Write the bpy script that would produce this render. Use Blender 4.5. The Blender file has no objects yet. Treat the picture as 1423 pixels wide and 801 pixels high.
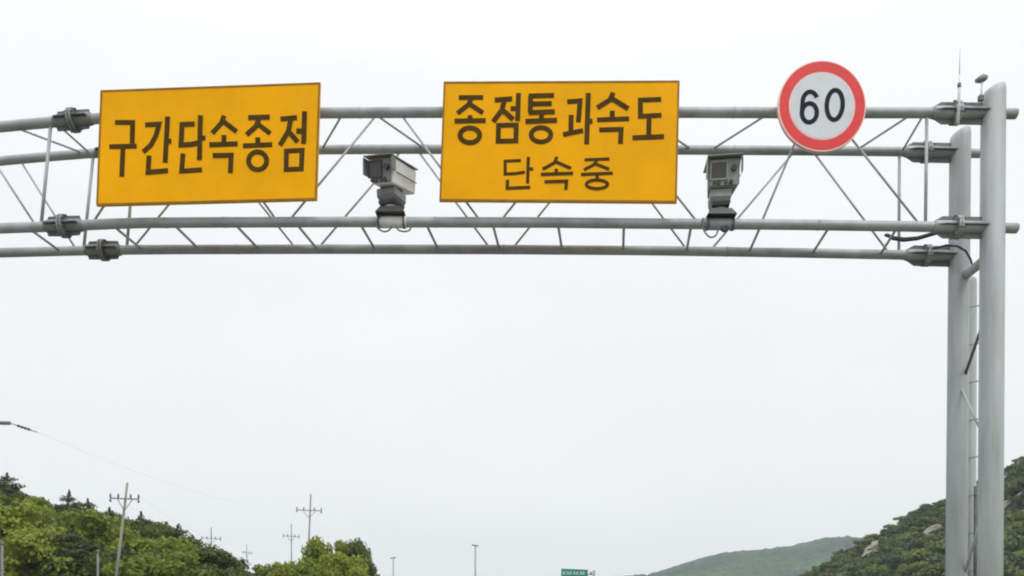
import bpy, bmesh, math, random
import numpy as np
from mathutils import Vector, Matrix, noise

# ------------------------------------------------------------------ camera, sky, sun, exposure
S = bpy.context.scene
COL = S.collection
F = 1117.0; CX = 711.5; HY = 860.0; EYE = 1.4           # focal length, centre and horizon in photo pixels, eye height
cam_d = bpy.data.cameras.new('camera'); cam = bpy.data.objects.new('camera', cam_d); COL.objects.link(cam)
cam.location = (0, 0, EYE); cam.rotation_euler = (math.pi/2, 0, 0)
cam_d.sensor_width = 36; cam_d.lens = F/1423*36
cam_d.shift_y = (HY-400.5)/1423
cam_d.clip_start = 0.1; cam_d.clip_end = 9000
S.camera = cam

SUN_EL, SUN_AZ = math.radians(50), math.radians(152)     # azimuth clockwise from +Y: behind the camera, a little right
W = bpy.data.worlds.new('World'); S.world = W; W.use_nodes = True
nt = W.node_tree; nt.nodes.clear()
def N(t, ty, **kw):
    n = t.nodes.new(ty)
    for k, v in kw.items(): setattr(n, k, v)
    return n
out = N(nt, 'ShaderNodeOutputWorld'); bg = N(nt, 'ShaderNodeBackground'); bg.inputs[1].default_value = 0.1
sky = N(nt, 'ShaderNodeTexSky', sky_type='NISHITA', sun_disc=False, sun_elevation=SUN_EL, sun_rotation=SUN_AZ, dust_density=3.0)
tc = N(nt, 'ShaderNodeTexCoord'); sep = N(nt, 'ShaderNodeSeparateXYZ')
nt.links.new(tc.outputs['Generated'], sep.inputs[0])
rmp = N(nt, 'ShaderNodeValToRGB')                        # overcast layer: brighter towards the zenith
els = rmp.color_ramp.elements
els[0].position = 0.0; els[0].color = (0.995, 1.01, 1.008, 1)
els[1].position = 1.0; els[1].color = (2.3, 2.3, 2.35, 1)
for p, c in ((0.10, (0.998, 1.008, 1.008)), (0.26, (1.005, 1.01, 1.014)), (0.42, (1.01, 1.02, 1.03)), (0.56, (1.07, 1.07, 1.075)), (0.75, (1.75, 1.75, 1.77))):
    e = els.new(p); e.color = (*c, 1)
nt.links.new(sep.outputs[2], rmp.inputs[0])
nz = N(nt, 'ShaderNodeTexNoise'); nz.inputs['Scale'].default_value = 3.2; nz.inputs['Detail'].default_value = 5
mpg = N(nt, 'ShaderNodeMapping'); mpg.inputs['Scale'].default_value = (1, 1, 2.6)
nt.links.new(tc.outputs['Generated'], mpg.inputs[0]); nt.links.new(mpg.outputs[0], nz.inputs['Vector'])
mr = N(nt, 'ShaderNodeMapRange'); mr.inputs[1].default_value = 0.3; mr.inputs[2].default_value = 0.7; mr.inputs[3].default_value = 9.75; mr.inputs[4].default_value = 10.2
nt.links.new(nz.outputs[0], mr.inputs[0])
vm = N(nt, 'ShaderNodeVectorMath', operation='SCALE')
nt.links.new(rmp.outputs[0], vm.inputs[0]); nt.links.new(mr.outputs[0], vm.inputs['Scale'])
mx = N(nt, 'ShaderNodeMix', data_type='RGBA'); mx.inputs[0].default_value = 0.95
nt.links.new(sky.outputs[0], mx.inputs[6]); nt.links.new(vm.outputs[0], mx.inputs[7])
nt.links.new(mx.outputs[2], bg.inputs[0]); nt.links.new(bg.outputs[0], out.inputs[0])

sun_d = bpy.data.lights.new('sun', 'SUN'); sun_d.energy = 1.2; sun_d.angle = math.radians(14); sun_d.color = (1, 0.97, 0.92)
sun = bpy.data.objects.new('sun', sun_d); COL.objects.link(sun)
sd = Vector((math.sin(SUN_AZ)*math.cos(SUN_EL), math.cos(SUN_AZ)*math.cos(SUN_EL), math.sin(SUN_EL)))
sun.rotation_euler = sd.to_track_quat('Z', 'Y').to_euler(); sun.location = sd*60
S.view_settings.view_transform = 'Standard'; S.view_settings.look = 'None'
S.view_settings.exposure = 0.0; S.view_settings.gamma = 1.0; S.view_settings.use_curve_mapping = False
S.render.engine = 'CYCLES'
S.cycles.use_denoising = True
S.cycles.max_bounces = 5; S.cycles.volume_bounces = 0; S.cycles.transparent_max_bounces = 4
S.cycles.filter_width = 2.0

# ------------------------------------------------------------------ helpers
rnd = random.Random(7)
def px(x, y, Y):
    return Vector(((x-CX)/F*Y, Y, EYE+(HY-y)/F*Y))
def sm(t): t = max(0.0, min(1.0, t)); return t*t*(3-2*t)
def lerp_pts(pts, x):
    if x <= pts[0][0]: return pts[0][1]
    for (a, b), (c, d) in zip(pts, pts[1:]):
        if x <= c: return b+(d-b)*(x-a)/(c-a)
    return pts[-1][1]

def link(name, me, parent=None, mat=None):
    o = bpy.data.objects.new(name, me); COL.objects.link(o)
    if mat: me.materials.append(mat)
    if parent:
        o.parent = parent
        if parent.parent is None: o.matrix_parent_inverse = Matrix.Translation(-Vector(parent.location))
    return o
def empty(name, label, cat, loc, group=None):
    o = bpy.data.objects.new(name, None); COL.objects.link(o); o.location = loc
    o.empty_display_size = 0.2
    return tag(o, label, cat, group)
def tag(o, label=None, cat=None, group=None, kind=None):
    if label: o['label'] = label
    if cat: o['category'] = cat
    if group: o['group'] = group
    if kind: o['kind'] = kind
    return o

class MB:
    """collects shapes (world coordinates) into one mesh"""
    def __init__(s): s.bm = bmesh.new()
    def tube(s, pts, r, seg=14, cap=True, smooth=True):
        pts = [Vector(p) for p in pts]
        rs = r if isinstance(r, (list, tuple)) else [r]*len(pts)
        rings = []
        up0 = None
        for i, p in enumerate(pts):
            d = (pts[min(i+1, len(pts)-1)]-pts[max(i-1, 0)]).normalized()
            if up0 is None:
                up0 = Vector((0, 0, 1)) if abs(d.z) < 0.9 else Vector((0, 1, 0))
            a = d.cross(up0).normalized(); b = a.cross(d).normalized(); up0 = b
            rings.append([s.bm.verts.new(p+rs[i]*(math.cos(t)*a+math.sin(t)*b)) for t in (2*math.pi*k/seg for k in range(seg))])
        for A, B in zip(rings, rings[1:]):
            for k in range(seg):
                f = s.bm.faces.new((A[k], A[(k+1) % seg], B[(k+1) % seg], B[k])); f.smooth = smooth
        if cap:
            s.bm.faces.new(rings[0][::-1]); s.bm.faces.new(rings[-1])
        return s
    def box(s, c, size, M=None, bev=0.0):
        r = bmesh.ops.create_cube(s.bm, size=1)
        v = r['verts']
        for q in v:
            q.co = Vector((q.co.x*size[0], q.co.y*size[1], q.co.z*size[2]))
        if bev:
            e = list({e for q in v for e in q.link_edges})
            rr = bmesh.ops.bevel(s.bm, geom=e, offset=bev, segments=2, affect='EDGES', profile=0.6)
            v = list({q for f in rr['faces'] for q in f.verts} | {q for q in v if q.is_valid})
        T = Matrix.Translation(Vector(c)) @ (M.to_4x4() if M is not None else Matrix.Identity(4))
        for q in v: q.co = T @ q.co
        return s
    def prism(s, poly, ext):
        """poly: list of 3-D points (planar), ext: extrusion vector"""
        ext = Vector(ext)
        A = [s.bm.verts.new(Vector(p)) for p in poly]; B = [s.bm.verts.new(Vector(p)+ext) for p in poly]
        s.bm.faces.new(A[::-1]); s.bm.faces.new(B)
        n = len(A)
        for k in range(n): s.bm.faces.new((A[k], A[(k+1) % n], B[(k+1) % n], B[k]))
        return s
    def loft(s, A, B):
        A = [s.bm.verts.new(Vector(p)) for p in A]; B = [s.bm.verts.new(Vector(p)) for p in B]
        s.bm.faces.new(A[::-1]); s.bm.faces.new(B); n = len(A)
        for k in range(n): s.bm.faces.new((A[k], A[(k+1) % n], B[(k+1) % n], B[k]))
        return s
    def build(s, name, mat, parent=None):
        bmesh.ops.recalc_face_normals(s.bm, faces=s.bm.faces)
        me = bpy.data.meshes.new(name); s.bm.to_mesh(me); s.bm.free()
        return link(name, me, parent, mat)

# ------------------------------------------------------------------ materials
def mat(name, col, rough=0.6, metal=0.0, var=0.12, scale=6.0, col2=None, streak=False, bump=0.0, spec=0.5):
    m = bpy.data.materials.new(name); m.use_nodes = True; t = m.node_tree
    b = t.nodes['Principled BSDF']; b.inputs['Roughness'].default_value = rough; b.inputs['Metallic'].default_value = metal
    b.inputs['Specular IOR Level'].default_value = spec
    tcn = N(t, 'ShaderNodeTexCoord'); mp = N(t, 'ShaderNodeMapping')
    if streak: mp.inputs['Scale'].default_value = (1, 1, 0.12)
    t.links.new(tcn.outputs['Object'], mp.inputs[0])
    n1 = N(t, 'ShaderNodeTexNoise'); n1.inputs['Scale'].default_value = scale; n1.inputs['Detail'].default_value = 6; n1.inputs['Roughness'].default_value = 0.65
    t.links.new(mp.outputs[0], n1.inputs['Vector'])
    r = N(t, 'ShaderNodeValToRGB')
    c2 = col2 or tuple(c*(1-var*2) for c in col)
    r.color_ramp.elements[0].position = 0.35; r.color_ramp.elements[0].color = (*c2, 1)
    r.color_ramp.elements[1].position = 0.65; r.color_ramp.elements[1].color = (*[min(1, c*(1+var*0.4)) for c in col], 1)
    t.links.new(n1.outputs[0], r.inputs[0]); t.links.new(r.outputs[0], b.inputs['Base Color'])
    if bump:
        bp = N(t, 'ShaderNodeBump'); bp.inputs['Strength'].default_value = bump; bp.inputs['Distance'].default_value = 0.02
        t.links.new(n1.outputs[0], bp.inputs['Height']); t.links.new(bp.outputs[0], b.inputs['Normal'])
    return m
def leaf_mat(name, cols, transl=0.35):
    m = bpy.data.materials.new(name); m.use_nodes = True; t = m.node_tree
    b = t.nodes['Principled BSDF']; b.inputs['Roughness'].default_value = 0.65; b.inputs['Specular IOR Level'].default_value = 0.2
    g = N(t, 'ShaderNodeNewGeometry'); oi = N(t, 'ShaderNodeObjectInfo')
    r = N(t, 'ShaderNodeValToRGB')
    e = r.color_ramp.elements
    e[0].color = (*cols[0], 1); e[1].color = (*cols[-1], 1)
    for k, c in enumerate(cols[1:-1]):
        q = e.new((k+1)/(len(cols)-1)); q.color = (*c, 1)
    a = N(t, 'ShaderNodeMath', operation='MULTIPLY'); a.inputs[1].default_value = 0.45
    c = N(t, 'ShaderNodeMath', operation='MULTIPLY_ADD'); c.inputs[1].default_value = 0.55
    t.links.new(g.outputs['Random Per Island'], a.inputs[0]); t.links.new(oi.outputs['Random'], c.inputs[0]); t.links.new(a.outputs[0], c.inputs[2])
    t.links.new(c.outputs[0], r.inputs[0]); t.links.new(r.outputs[0], b.inputs['Base Color'])
    tr = N(t, 'ShaderNodeBsdfTranslucent'); ms = N(t, 'ShaderNodeMixShader'); ms.inputs[0].default_value = transl
    t.links.new(r.outputs[0], tr.inputs[0])
    o = t.nodes['Material Output']
    t.links.new(b.outputs[0], ms.inputs[1]); t.links.new(tr.outputs[0], ms.inputs[2]); t.links.new(ms.outputs[0], o.inputs[0])
    return m

M_POST = mat('galvanised_post', (0.48, 0.515, 0.53), 0.5, 0.0, 0.17, 2.6, streak=True, bump=0.05)
M_CHORD = mat('galvanised_tube', (0.345, 0.376, 0.388), 0.5, 0.12, 0.14, 3.0, bump=0.05)
M_BRACE = mat('galvanised_rod', (0.42, 0.44, 0.45), 0.5, 0.1, 0.1, 5.0)
M_DARKSTEEL = mat('weathered_steel', (0.13, 0.14, 0.145), 0.6, 0.2, 0.2, 9.0)
M_FIN = mat('gusset_steel', (0.14, 0.15, 0.15), 0.55, 0.1, 0.15, 9.0)
M_FLANGE = mat('flange_steel', (0.22, 0.235, 0.235), 0.55, 0.1, 0.15, 9.0)
M_YEL = mat('yellow_sign_sheeting', (0.84, 0.39, 0.003), 0.6, 0, 0.055, 1.3, spec=0.06)
M_BRN = mat('black_lettering_with_glare', (0.078, 0.046, 0.009), 0.65, 0, 0.15, 9, spec=0.06)  # black letters, their glare painted in as a brown base colour
M_EDGE = mat('brown_sign_border', (0.30, 0.155, 0.012), 0.5, 0, 0.15, 6, spec=0.2)
M_ALU = mat('sign_back_aluminium', (0.45, 0.46, 0.47), 0.45, 0.3, 0.1, 6)
M_RED = mat('red_sign_sheeting', (0.70, 0.036, 0.036), 0.45, 0, 0.06, 3, spec=0.3)
M_PINK = mat('faded_sign_rim', (0.86, 0.55, 0.53), 0.5, 0, 0.06, 4)
M_WHITE = mat('white_sign_sheeting', (0.59, 0.62, 0.67), 0.45, 0, 0.04, 5, spec=0.3)
M_NAVY = mat('dark_numerals', (0.022, 0.027, 0.04), 0.65, 0, 0.1, 8, spec=0.06)
M_CAMW = mat('pale_grey_housing', (0.74, 0.74, 0.73), 0.45, 0, 0.06, 7)
M_CAMG = mat('grey_housing_hood_shade', (0.21, 0.21, 0.22), 0.5, 0, 0.1, 7)  # darkened grey: shade under the camera hood is put into the colour
M_CAMD = mat('dark_plastic', (0.035, 0.035, 0.038), 0.45, 0, 0.15, 9)
M_LENS = mat('lens_glass', (0.05, 0.042, 0.04), 0.12, 0, 0.1, 9)
M_CAMG2 = mat('greenish_grey_housing', (0.25, 0.265, 0.255), 0.5, 0, 0.1, 7)
M_CABLE = mat('black_cable', (0.03, 0.03, 0.032), 0.6, 0, 0.1, 9)
M_CABLEG = mat('grey_cable', (0.14, 0.14, 0.15), 0.6, 0, 0.1, 9)
M_CONC = mat('concrete_pole', (0.25, 0.24, 0.20), 0.8, 0, 0.12, 1.5, streak=True)
M_CONCD = mat('dark_concrete_pole', (0.20, 0.205, 0.20), 0.8, 0, 0.12, 1.5)
M_INS = mat('insulator', (0.12, 0.12, 0.12), 0.4)
M_LAMP = mat('lamp_grey', (0.30, 0.32, 0.33), 0.5)
M_GREEN = mat('green_sign_sheeting', (0.012, 0.22, 0.15), 0.45, 0, 0.05, 2)
M_WTXT = mat('white_lettering', (0.75, 0.8, 0.78), 0.5)
M_TRUNK = mat('bark', (0.10, 0.075, 0.055), 0.9, 0, 0.25, 8)
M_ROCK = mat('pale_rock', (0.40, 0.38, 0.33), 0.9, 0, 0.3, 0.5, bump=0.6)
M_ASPH = mat('worn_pavement', (0.17, 0.168, 0.16), 0.9, 0, 0.15, 3, bump=0.2)
M_KERB = mat('kerb_concrete', (0.34, 0.34, 0.32), 0.85, 0, 0.12, 2)
M_PAINT = mat('road_paint', (0.75, 0.75, 0.72), 0.7, 0, 0.08, 8)
M_PAINTY = mat('yellow_road_paint', (0.70, 0.42, 0.05), 0.7, 0, 0.08, 8)
M_GRASS = mat('verge_grass', (0.11, 0.14, 0.05), 0.95, 0, 0.3, 0.6, col2=(0.04, 0.055, 0.02))
M_HILL = mat('wooded_slope', (0.06, 0.085, 0.03), 0.95, 0, 0.3, 0.15, col2=(0.035, 0.045, 0.02))
L_BRIGHT = leaf_mat('fresh_leaves', [(0.125, 0.165, 0.025), (0.20, 0.245, 0.034), (0.29, 0.33, 0.05)])
L_MID = leaf_mat('mid_leaves', [(0.055, 0.08, 0.02), (0.09, 0.122, 0.03), (0.14, 0.17, 0.042)])
L_PINE = leaf_mat('pine_needles', [(0.036, 0.05, 0.024), (0.064, 0.084, 0.035), (0.10, 0.125, 0.048)], 0.2)
L_FAR = leaf_mat('hillside_leaves', [(0.085, 0.115, 0.034), (0.135, 0.175, 0.042), (0.21, 0.255, 0.058)], 0.25)
L_FARD = leaf_mat('dark_hillside_leaves', [(0.055, 0.082, 0.036), (0.085, 0.118, 0.044), (0.125, 0.16, 0.055)], 0.2)

# ------------------------------------------------------------------ ground, road, hills
def sheet(name, pts, m, z):
    me = bpy.data.meshes.new(name); me.from_pydata([(x, y, z) for x, y in pts], [], [list(range(len(pts)))]); me.update()
    o = link(name, me, None, m); o['kind'] = 'structure'; return o
sheet('ground', [(-1100, -80), (1900, -80), (1900, 2300), (-1100, 2300)], M_GRASS, 0)
sheet('road', [(-9.5, -80), (5.2, -80), (5.2, 2200), (-9.5, 2200)], M_ASPH, 0.004)
mk = MB()
for x in (-5.8, 1.5):
    y = -60
    while y < 260: mk.box((x, y, 0.0095), (0.12, 3.0, 0.003)); y += 8
mk.box((4.9, 500, 0.0095), (0.14, 1160, 0.003))
mk.build('lane_markings', M_PAINT)['kind'] = 'structure'
mk = MB(); mk.box((-2.2, 500, 0.0095), (0.12, 1160, 0.003)).box((-2.5, 500, 0.0095), (0.12, 1160, 0.003))
mk.build('centre_line', M_PAINTY)['kind'] = 'structure'
for sx in (-9.6, 5.3):
    MB().box((sx, 500, 0.065), (0.2, 1160, 0.14), bev=0.015).build('kerb', M_KERB)['kind'] = 'structure'

def left_h(X, Y):
    return 0.40*min(34, max(0, -X-28))*sm((Y-38)/25)*sm((175-Y)/70)
RIDGE = [(60, 0), (80, 5), (94, 10.5), (109, 19.5), (136, 35), (159, 46), (199, 62), (240, 74), (300, 80), (420, 70), (560, 30), (640, 0)]
def right_h(X, Y):
    b = lerp_pts(RIDGE, X)
    k = sm((Y-120)/90)*0.35 + 0.65*max(0, min(1, (Y-130)/120.0))
    k *= sm((420-Y)/162) if Y > 258 else 1
    n = noise.fractal(Vector((X*0.03, Y*0.03, 1.3)), 1.0, 2.0, 4)*2.2
    return max(0, b*k + n*sm(b*k/12))
def hfield(name, x0, x1, y0, y1, nx, ny, fn, m):
    vs = []; fs = []
    for j in range(ny+1):
        for i in range(nx+1):
            X = x0+(x1-x0)*i/nx; Y = y0+(y1-y0)*j/ny
            h = fn(X, Y); vs.append((X, Y, h-0.05 if h < 0.03 else h+0.01))
    for j in range(ny):
        for i in range(nx):
            a = j*(nx+1)+i; fs.append((a, a+1, a+nx+2, a+nx+1))
    me = bpy.data.meshes.new(name); me.from_pydata(vs, [], fs); me.update()
    for p in me.polygons: p.use_smooth = True
    o = link(name, me, None, m); o['kind'] = 'structure'; return o
hfield('wooded_slope', -200, -24, 30, 190, 70, 60, left_h, M_HILL)
hfield('rocky_hillside', 50, 660, 110, 430, 160, 90, right_h, M_HILL)

# far mountain: a real ridge 1.3 km off
FAR = [(700, 822), (780, 813), (850, 804), (900, 799), (925, 792), (950, 783), (975, 776), (1000, 770), (1050, 766), (1100, 759), (1140, 750.5), (1165, 747), (1195, 751), (1230, 765), (1280, 790), (1330, 805), (1420, 815)]
FY = 1300
def far_h(X, Y):
    x = X/FY*F+CX
    z = 1.4+(HY-lerp_pts(FAR, x))/F*FY
    edge = sm((X-0)/120)*sm((900-X)/120)
    k = sm((Y-850)/450) if Y < FY else sm((1750-Y)/450)
    n = noise.fractal(Vector((X*0.012, Y*0.012, 4.1)), 1.0, 2.0, 5)*7 * (1-0.75*sm((Y-1150)/150)) + noise.fractal(Vector((X*0.09, Y*0.09, 2.1)), 1.0, 2.0, 3)*4.0
    return max(0, z*k*edge + n*sm(z*k*edge/40)-0.5)
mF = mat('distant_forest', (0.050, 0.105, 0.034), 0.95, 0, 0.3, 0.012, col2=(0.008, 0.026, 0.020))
t = mF.node_tree
b = t.nodes['Principled BSDF']
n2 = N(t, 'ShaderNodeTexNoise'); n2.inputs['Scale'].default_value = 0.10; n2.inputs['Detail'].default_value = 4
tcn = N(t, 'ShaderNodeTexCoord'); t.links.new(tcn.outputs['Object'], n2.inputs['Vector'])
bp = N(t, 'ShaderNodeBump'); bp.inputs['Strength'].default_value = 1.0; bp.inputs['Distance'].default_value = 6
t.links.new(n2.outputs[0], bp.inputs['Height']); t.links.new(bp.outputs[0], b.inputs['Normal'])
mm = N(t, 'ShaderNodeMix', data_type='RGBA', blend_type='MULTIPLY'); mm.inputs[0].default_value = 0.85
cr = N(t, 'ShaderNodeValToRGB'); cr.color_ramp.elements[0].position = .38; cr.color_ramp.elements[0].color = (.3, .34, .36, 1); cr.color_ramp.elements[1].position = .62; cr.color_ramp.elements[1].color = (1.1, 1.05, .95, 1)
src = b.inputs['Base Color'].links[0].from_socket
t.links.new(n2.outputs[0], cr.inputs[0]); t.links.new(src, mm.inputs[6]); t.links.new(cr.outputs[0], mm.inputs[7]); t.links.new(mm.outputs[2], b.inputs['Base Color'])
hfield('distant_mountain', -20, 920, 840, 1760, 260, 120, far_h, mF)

# ------------------------------------------------------------------ gantry
YF, YB = 10.5, 11.29
TF = [(-440, 186), (-250, 183), (-60, 179.5), (0, 176.5), (60, 171), (130, 165), (200, 162), (300, 159), (400, 157.5), (480, 157), (560, 156.5), (850, 156), (1100, 157), (1300, 157), (1412, 158.5)]
TB = [(-440, 236), (-250, 231), (-60, 226.5), (0, 224), (60, 218.5), (130, 213), (200, 211), (300, 209.5), (480, 208), (560, 207.5), (850, 208), (1100, 209.5), (1250, 211), (1362, 213.5)]
BF = [(-440, 325), (-250, 321), (0, 317.5), (90, 314.5), (150, 311.5), (200, 310), (300, 309.3), (480, 308.7), (560, 309), (760, 309.5), (900, 311), (1100, 312.5), (1300, 315.5), (1413, 317.5)]
BB = [(-440, 357), (-250, 354), (0, 351.5), (140, 348), (240, 347), (480, 346.5), (700, 347), (900, 348.5), (1100, 351.5), (1250, 354.5), (1340, 357)]
CH = {'TF': (TF, YF, .064), 'TB': (TB, YB, .060), 'BF': (BF, YF, .064), 'BB': (BB, YB, .063)}
def cp(k, x): p, Y, r = CH[k]; return px(x, lerp_pts(p, x), Y)
base = px(1375.5, 860, YF); base.z = 0
G = empty('gantry', 'grey galvanised steel truss gantry spanning the road on paired round posts at the right', 'gantry', base)
ZB = 0.0
def post(xt, yt, xb, Y, r, slant=True):
    top = px(xt, yt, Y); bot = px(xb, 801, Y)
    d = (top-bot)/(top.z-bot.z); foot = bot-d*(bot.z-ZB)
    m = MB()
    m.tube([foot, foot+(top-foot)*0.5, top-d*(0.9*r), top-d*0.35*r, top-d*0.08*r, top], [r*1.03, r*1.01, r, r*0.95, r*0.72, r*0.3], 28)
    if slant:
        for v in m.bm.verts:
            if v.co.z > top.z-1.0*r:
                v.co.z += (v.co.x-top.x)*0.45
    m.build('post', M_POST, G)
    b = MB().box((foot.x, foot.y, ZB+0.02), (r*3.4, r*3.4, 0.04), bev=0.006)
    bp = b.build('base_plate', M_CHORD, G)
    return foot, d
post(1380.5, 121, 1376, YF, 0.146)
post(1334.5, 181, 1329, YB, 0.136)
post(1347, 386, 1345.5, 11.62, 0.098, False)
post(-432, 150, -436, YF, 0.152)
post(-428, 200, -431, YB, 0.136)
for k in CH:
    pts, Y, r = CH[k]
    path = []
    xs = [p[0] for p in pts]
    x = xs[0]
    while x < xs[-1]:
        path.append(cp(k, x)); x += 40
    path.append(cp(k, xs[-1]))
    c = MB().tube(path, r, 18).build('chord', M_CHORD, G)
    # weld seams: slight collars along the tube
    for sx in ((230, 312, 605, 1137) if k == 'BF' else (330, 700, 1010) if k == 'BB' else (500, 1020)):
        a = cp(k, sx); d = (cp(k, sx+4)-a).normalized()
        MB().tube([a-d*0.012, a+d*0.012], r+0.0035, 18).build('weld_seam', M_CHORD, c)

BR = [  # chord, x, chord, x  (front face, back face, top plane, bottom plane)
 ('TF',71,'BF',57),('TB',130,'BB',116),('TF',-38,'BF',51),('TB',27,'BB',107),('TF',15,'TB',118),('TF',76,'TB',125),('BF',38,'BB',84),
 ('TF',228,'BF',127),('TB',187,'BB',176),('TB',296,'BB',183),('BF',154,'BB',198),('BF',239,'BB',277),('BF',324,'BB',360),
 ('TB',302,'BB',412),('TF',281,'BF',386),('TF',526,'BF',400),('BF',410,'BB',441),('TB',560,'BB',441),('TF',477,'TB',447),('TF',518,'TB',591),
 ('TF',555,'BF',669),('TB',579,'BB',682),('BF',499,'BB',521),('BF',591,'BB',609),('BF',684,'BB',694),('TF',817,'BF',694),('TB',823,'BB',711),
 ('BF',775,'BB',781),('BF',867,'BB',866),('TB',850,'BB',956),('TF',848,'BF',971),('BF',961,'BB',954),('TB',1105,'BB',986),('TF',1122,'BF',1057),
 ('BF',1058,'BB',1041),('TF',1070,'TB',988),('TF',885,'TB',962),('BF',1154,'BB',1129),('TB',1129,'BB',1237),('TF',1155,'BF',1280),('TB',1250,'BB',1249),
 ('TF',1288,'BF',1286),('BF',1248,'BB',1223),('TF',1270,'TB',1188),('TF',1285,'TB',1253),
 ('TF',700,'TB',640),('TF',740,'TB',810),('TF',330,'TB',390),('TF',240,'TB',180),
 ('TF',-60,'BF',-160),('TB',-20,'BB',-130),('TF',-270,'BF',-170),('TB',-240,'BB',-140),('TF',-290,'BF',-390),('TB',-260,'BB',-370),('BF',-60,'BB',-20),('BF',-180,'BB',-140),('BF',-300,'BB',-260),('TF',-120,'TB',-60),('TF',-260,'TB',-200)]
for a, xa, b_, xb in BR:
    A = cp(a, xa); B = cp(b_, xb)
    r = 0.0145 if (a, b_) in (('TF', 'BF'), ('TB', 'BB'), ('TF', 'TB')) else 0.018
    if abs(xa-xb) < 20 and a[0] != b_[0]: r = 0.021
    MB().tube([A, B], r, 8).build('brace', M_BRACE, G)

def sleeve(k, x0, x1, xf, collars=True):
    """heavier sleeve with gusset fins and a bolted flange round a chord"""
    A = cp(k, x0); B = cp(k, x1); d = (B-A).normalized(); L = (B-A).length
    r = CH[k][2]; up = Vector((0, 0, 1)); out = Vector((0, -1, 0))
    s = MB().tube([A, A+d*0.05, B], [r+0.004, r+0.016, r+0.018], 18).build('clamp', M_CHORD, G)
    for n, h in ((up, 0.075), (-up, 0.085), (out, 0.05), (-out, 0.05)):
        side = d.cross(n)*0.006
        P = [A+n*r, A+d*0.13+n*(r+h), B+n*(r+h), B+n*r]
        MB().prism([p-side for p in P], side*2).build('fin', M_FIN, s)
    C = cp(k, xf)
    for o in (-0.017, 0.017): MB().tube([C+d*(o-0.013), C+d*(o+0.013)], r+0.08, 20, smooth=False).build('flange', M_CHORD, s)
    for q in range(8):
        t_ = 2*math.pi*(q+.5)/8; e = (up*math.cos(t_)+out*math.sin(t_))*(r+0.07)
        MB().tube([C+e-d*0.055, C+e+d*0.055], 0.012, 6, smooth=False).build('bolt', M_DARKSTEEL, s)
sleeve('TF', 1294, 1372, 1328); sleeve('TB', 1256, 1330, 1287); sleeve('BF', 1296, 1370, 1329); sleeve('BB', 1257, 1328, 1287)
sleeve('TF', -425, -340, -370); sleeve('TB', -425, -340, -370); sleeve('BF', -425, -340, -370); sleeve('BB', -425, -340, -370)
def coupling(k, xc, hw=27):
    A = cp(k, xc-hw); B = cp(k, xc+hw); C = cp(k, xc); d = (B-A).normalized(); r = CH[k][2]; up = Vector((0, 0, 1)); out = Vector((0, -1, 0))
    s = MB().tube([A, A+d*0.04, B-d*0.04, B], [r+0.002, r+0.016, r+0.016, r+0.002], 18).build('coupling', M_FLANGE, G)
    for q in range(4):
        t_ = 2*math.pi*q/4; n = up*math.cos(t_)+out*math.sin(t_); side = d.cross(n)*0.006
        for P in ([A+d*.03+n*r, A+d*.05+n*(r+.062), C-d*.02+n*(r+.068), C-d*.02+n*r], [C+d*.02+n*r, C+d*.02+n*(r+.068), B-d*.05+n*(r+.062), B-d*.03+n*r]):
            MB().prism([p-side for p in P], side*2).build('fin', M_DARKSTEEL, s)
    for o in (-0.019, 0.019): MB().tube([C+d*(o-0.014), C+d*(o+0.014)], r+0.082, 20, smooth=False).build('flange', M_FLANGE, s)
    for q in range(8):
        t_ = 2*math.pi*(q+.5)/8; e = (up*math.cos(t_)+out*math.sin(t_))*(r+0.062)
        MB().tube([C+e-d*0.06, C+e+d*0.06], 0.012, 6, smooth=False).build('bolt', M_DARKSTEEL, s)
coupling('TF', 102); coupling('BF', 89); coupling('BB', 144, 25); coupling('TB', 158, 25)
# ties and lattice between the right-hand posts, step rungs and conduit
def tie(x0, y0, Y0, x1, y1, Y1, r, name='tie', m=M_POST, seg=12): MB().tube([px(x0, y0, Y0), px(x1, y1, Y1)], r, seg).build(name, m, G)
tie(1372, 358, YF+0.05, 1338, 386, YB-0.02, 0.062)
tie(1372, 640+180, YF+0.05, 1336, 822, YB, 0.05)
tie(1372, 432, YF+.1, 1338, 530, YB-.05, 0.020, 'lattice_rod', M_FIN)
tie(1336, 540, YB-.12, 1366, 606, YF+.15, 0.014, 'lattice_rod', M_BRACE)
tie(1370, 700, YF+.12, 1338, 806, YB-.05, 0.018, 'lattice_rod', M_BRACE)
for k in range(9):
    y = 424+52.4*k
    MB().tube([px(1347, y+3, 11.55), px(1372, y-1, 11.0)], 0.009, 8).build('rung', M_BRACE, G)
MB().tube([px(1355.5, 676, 11.35), px(1354.5, 900, 11.35)], 0.021, 10).build('conduit', M_DARKSTEEL, G)

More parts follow.
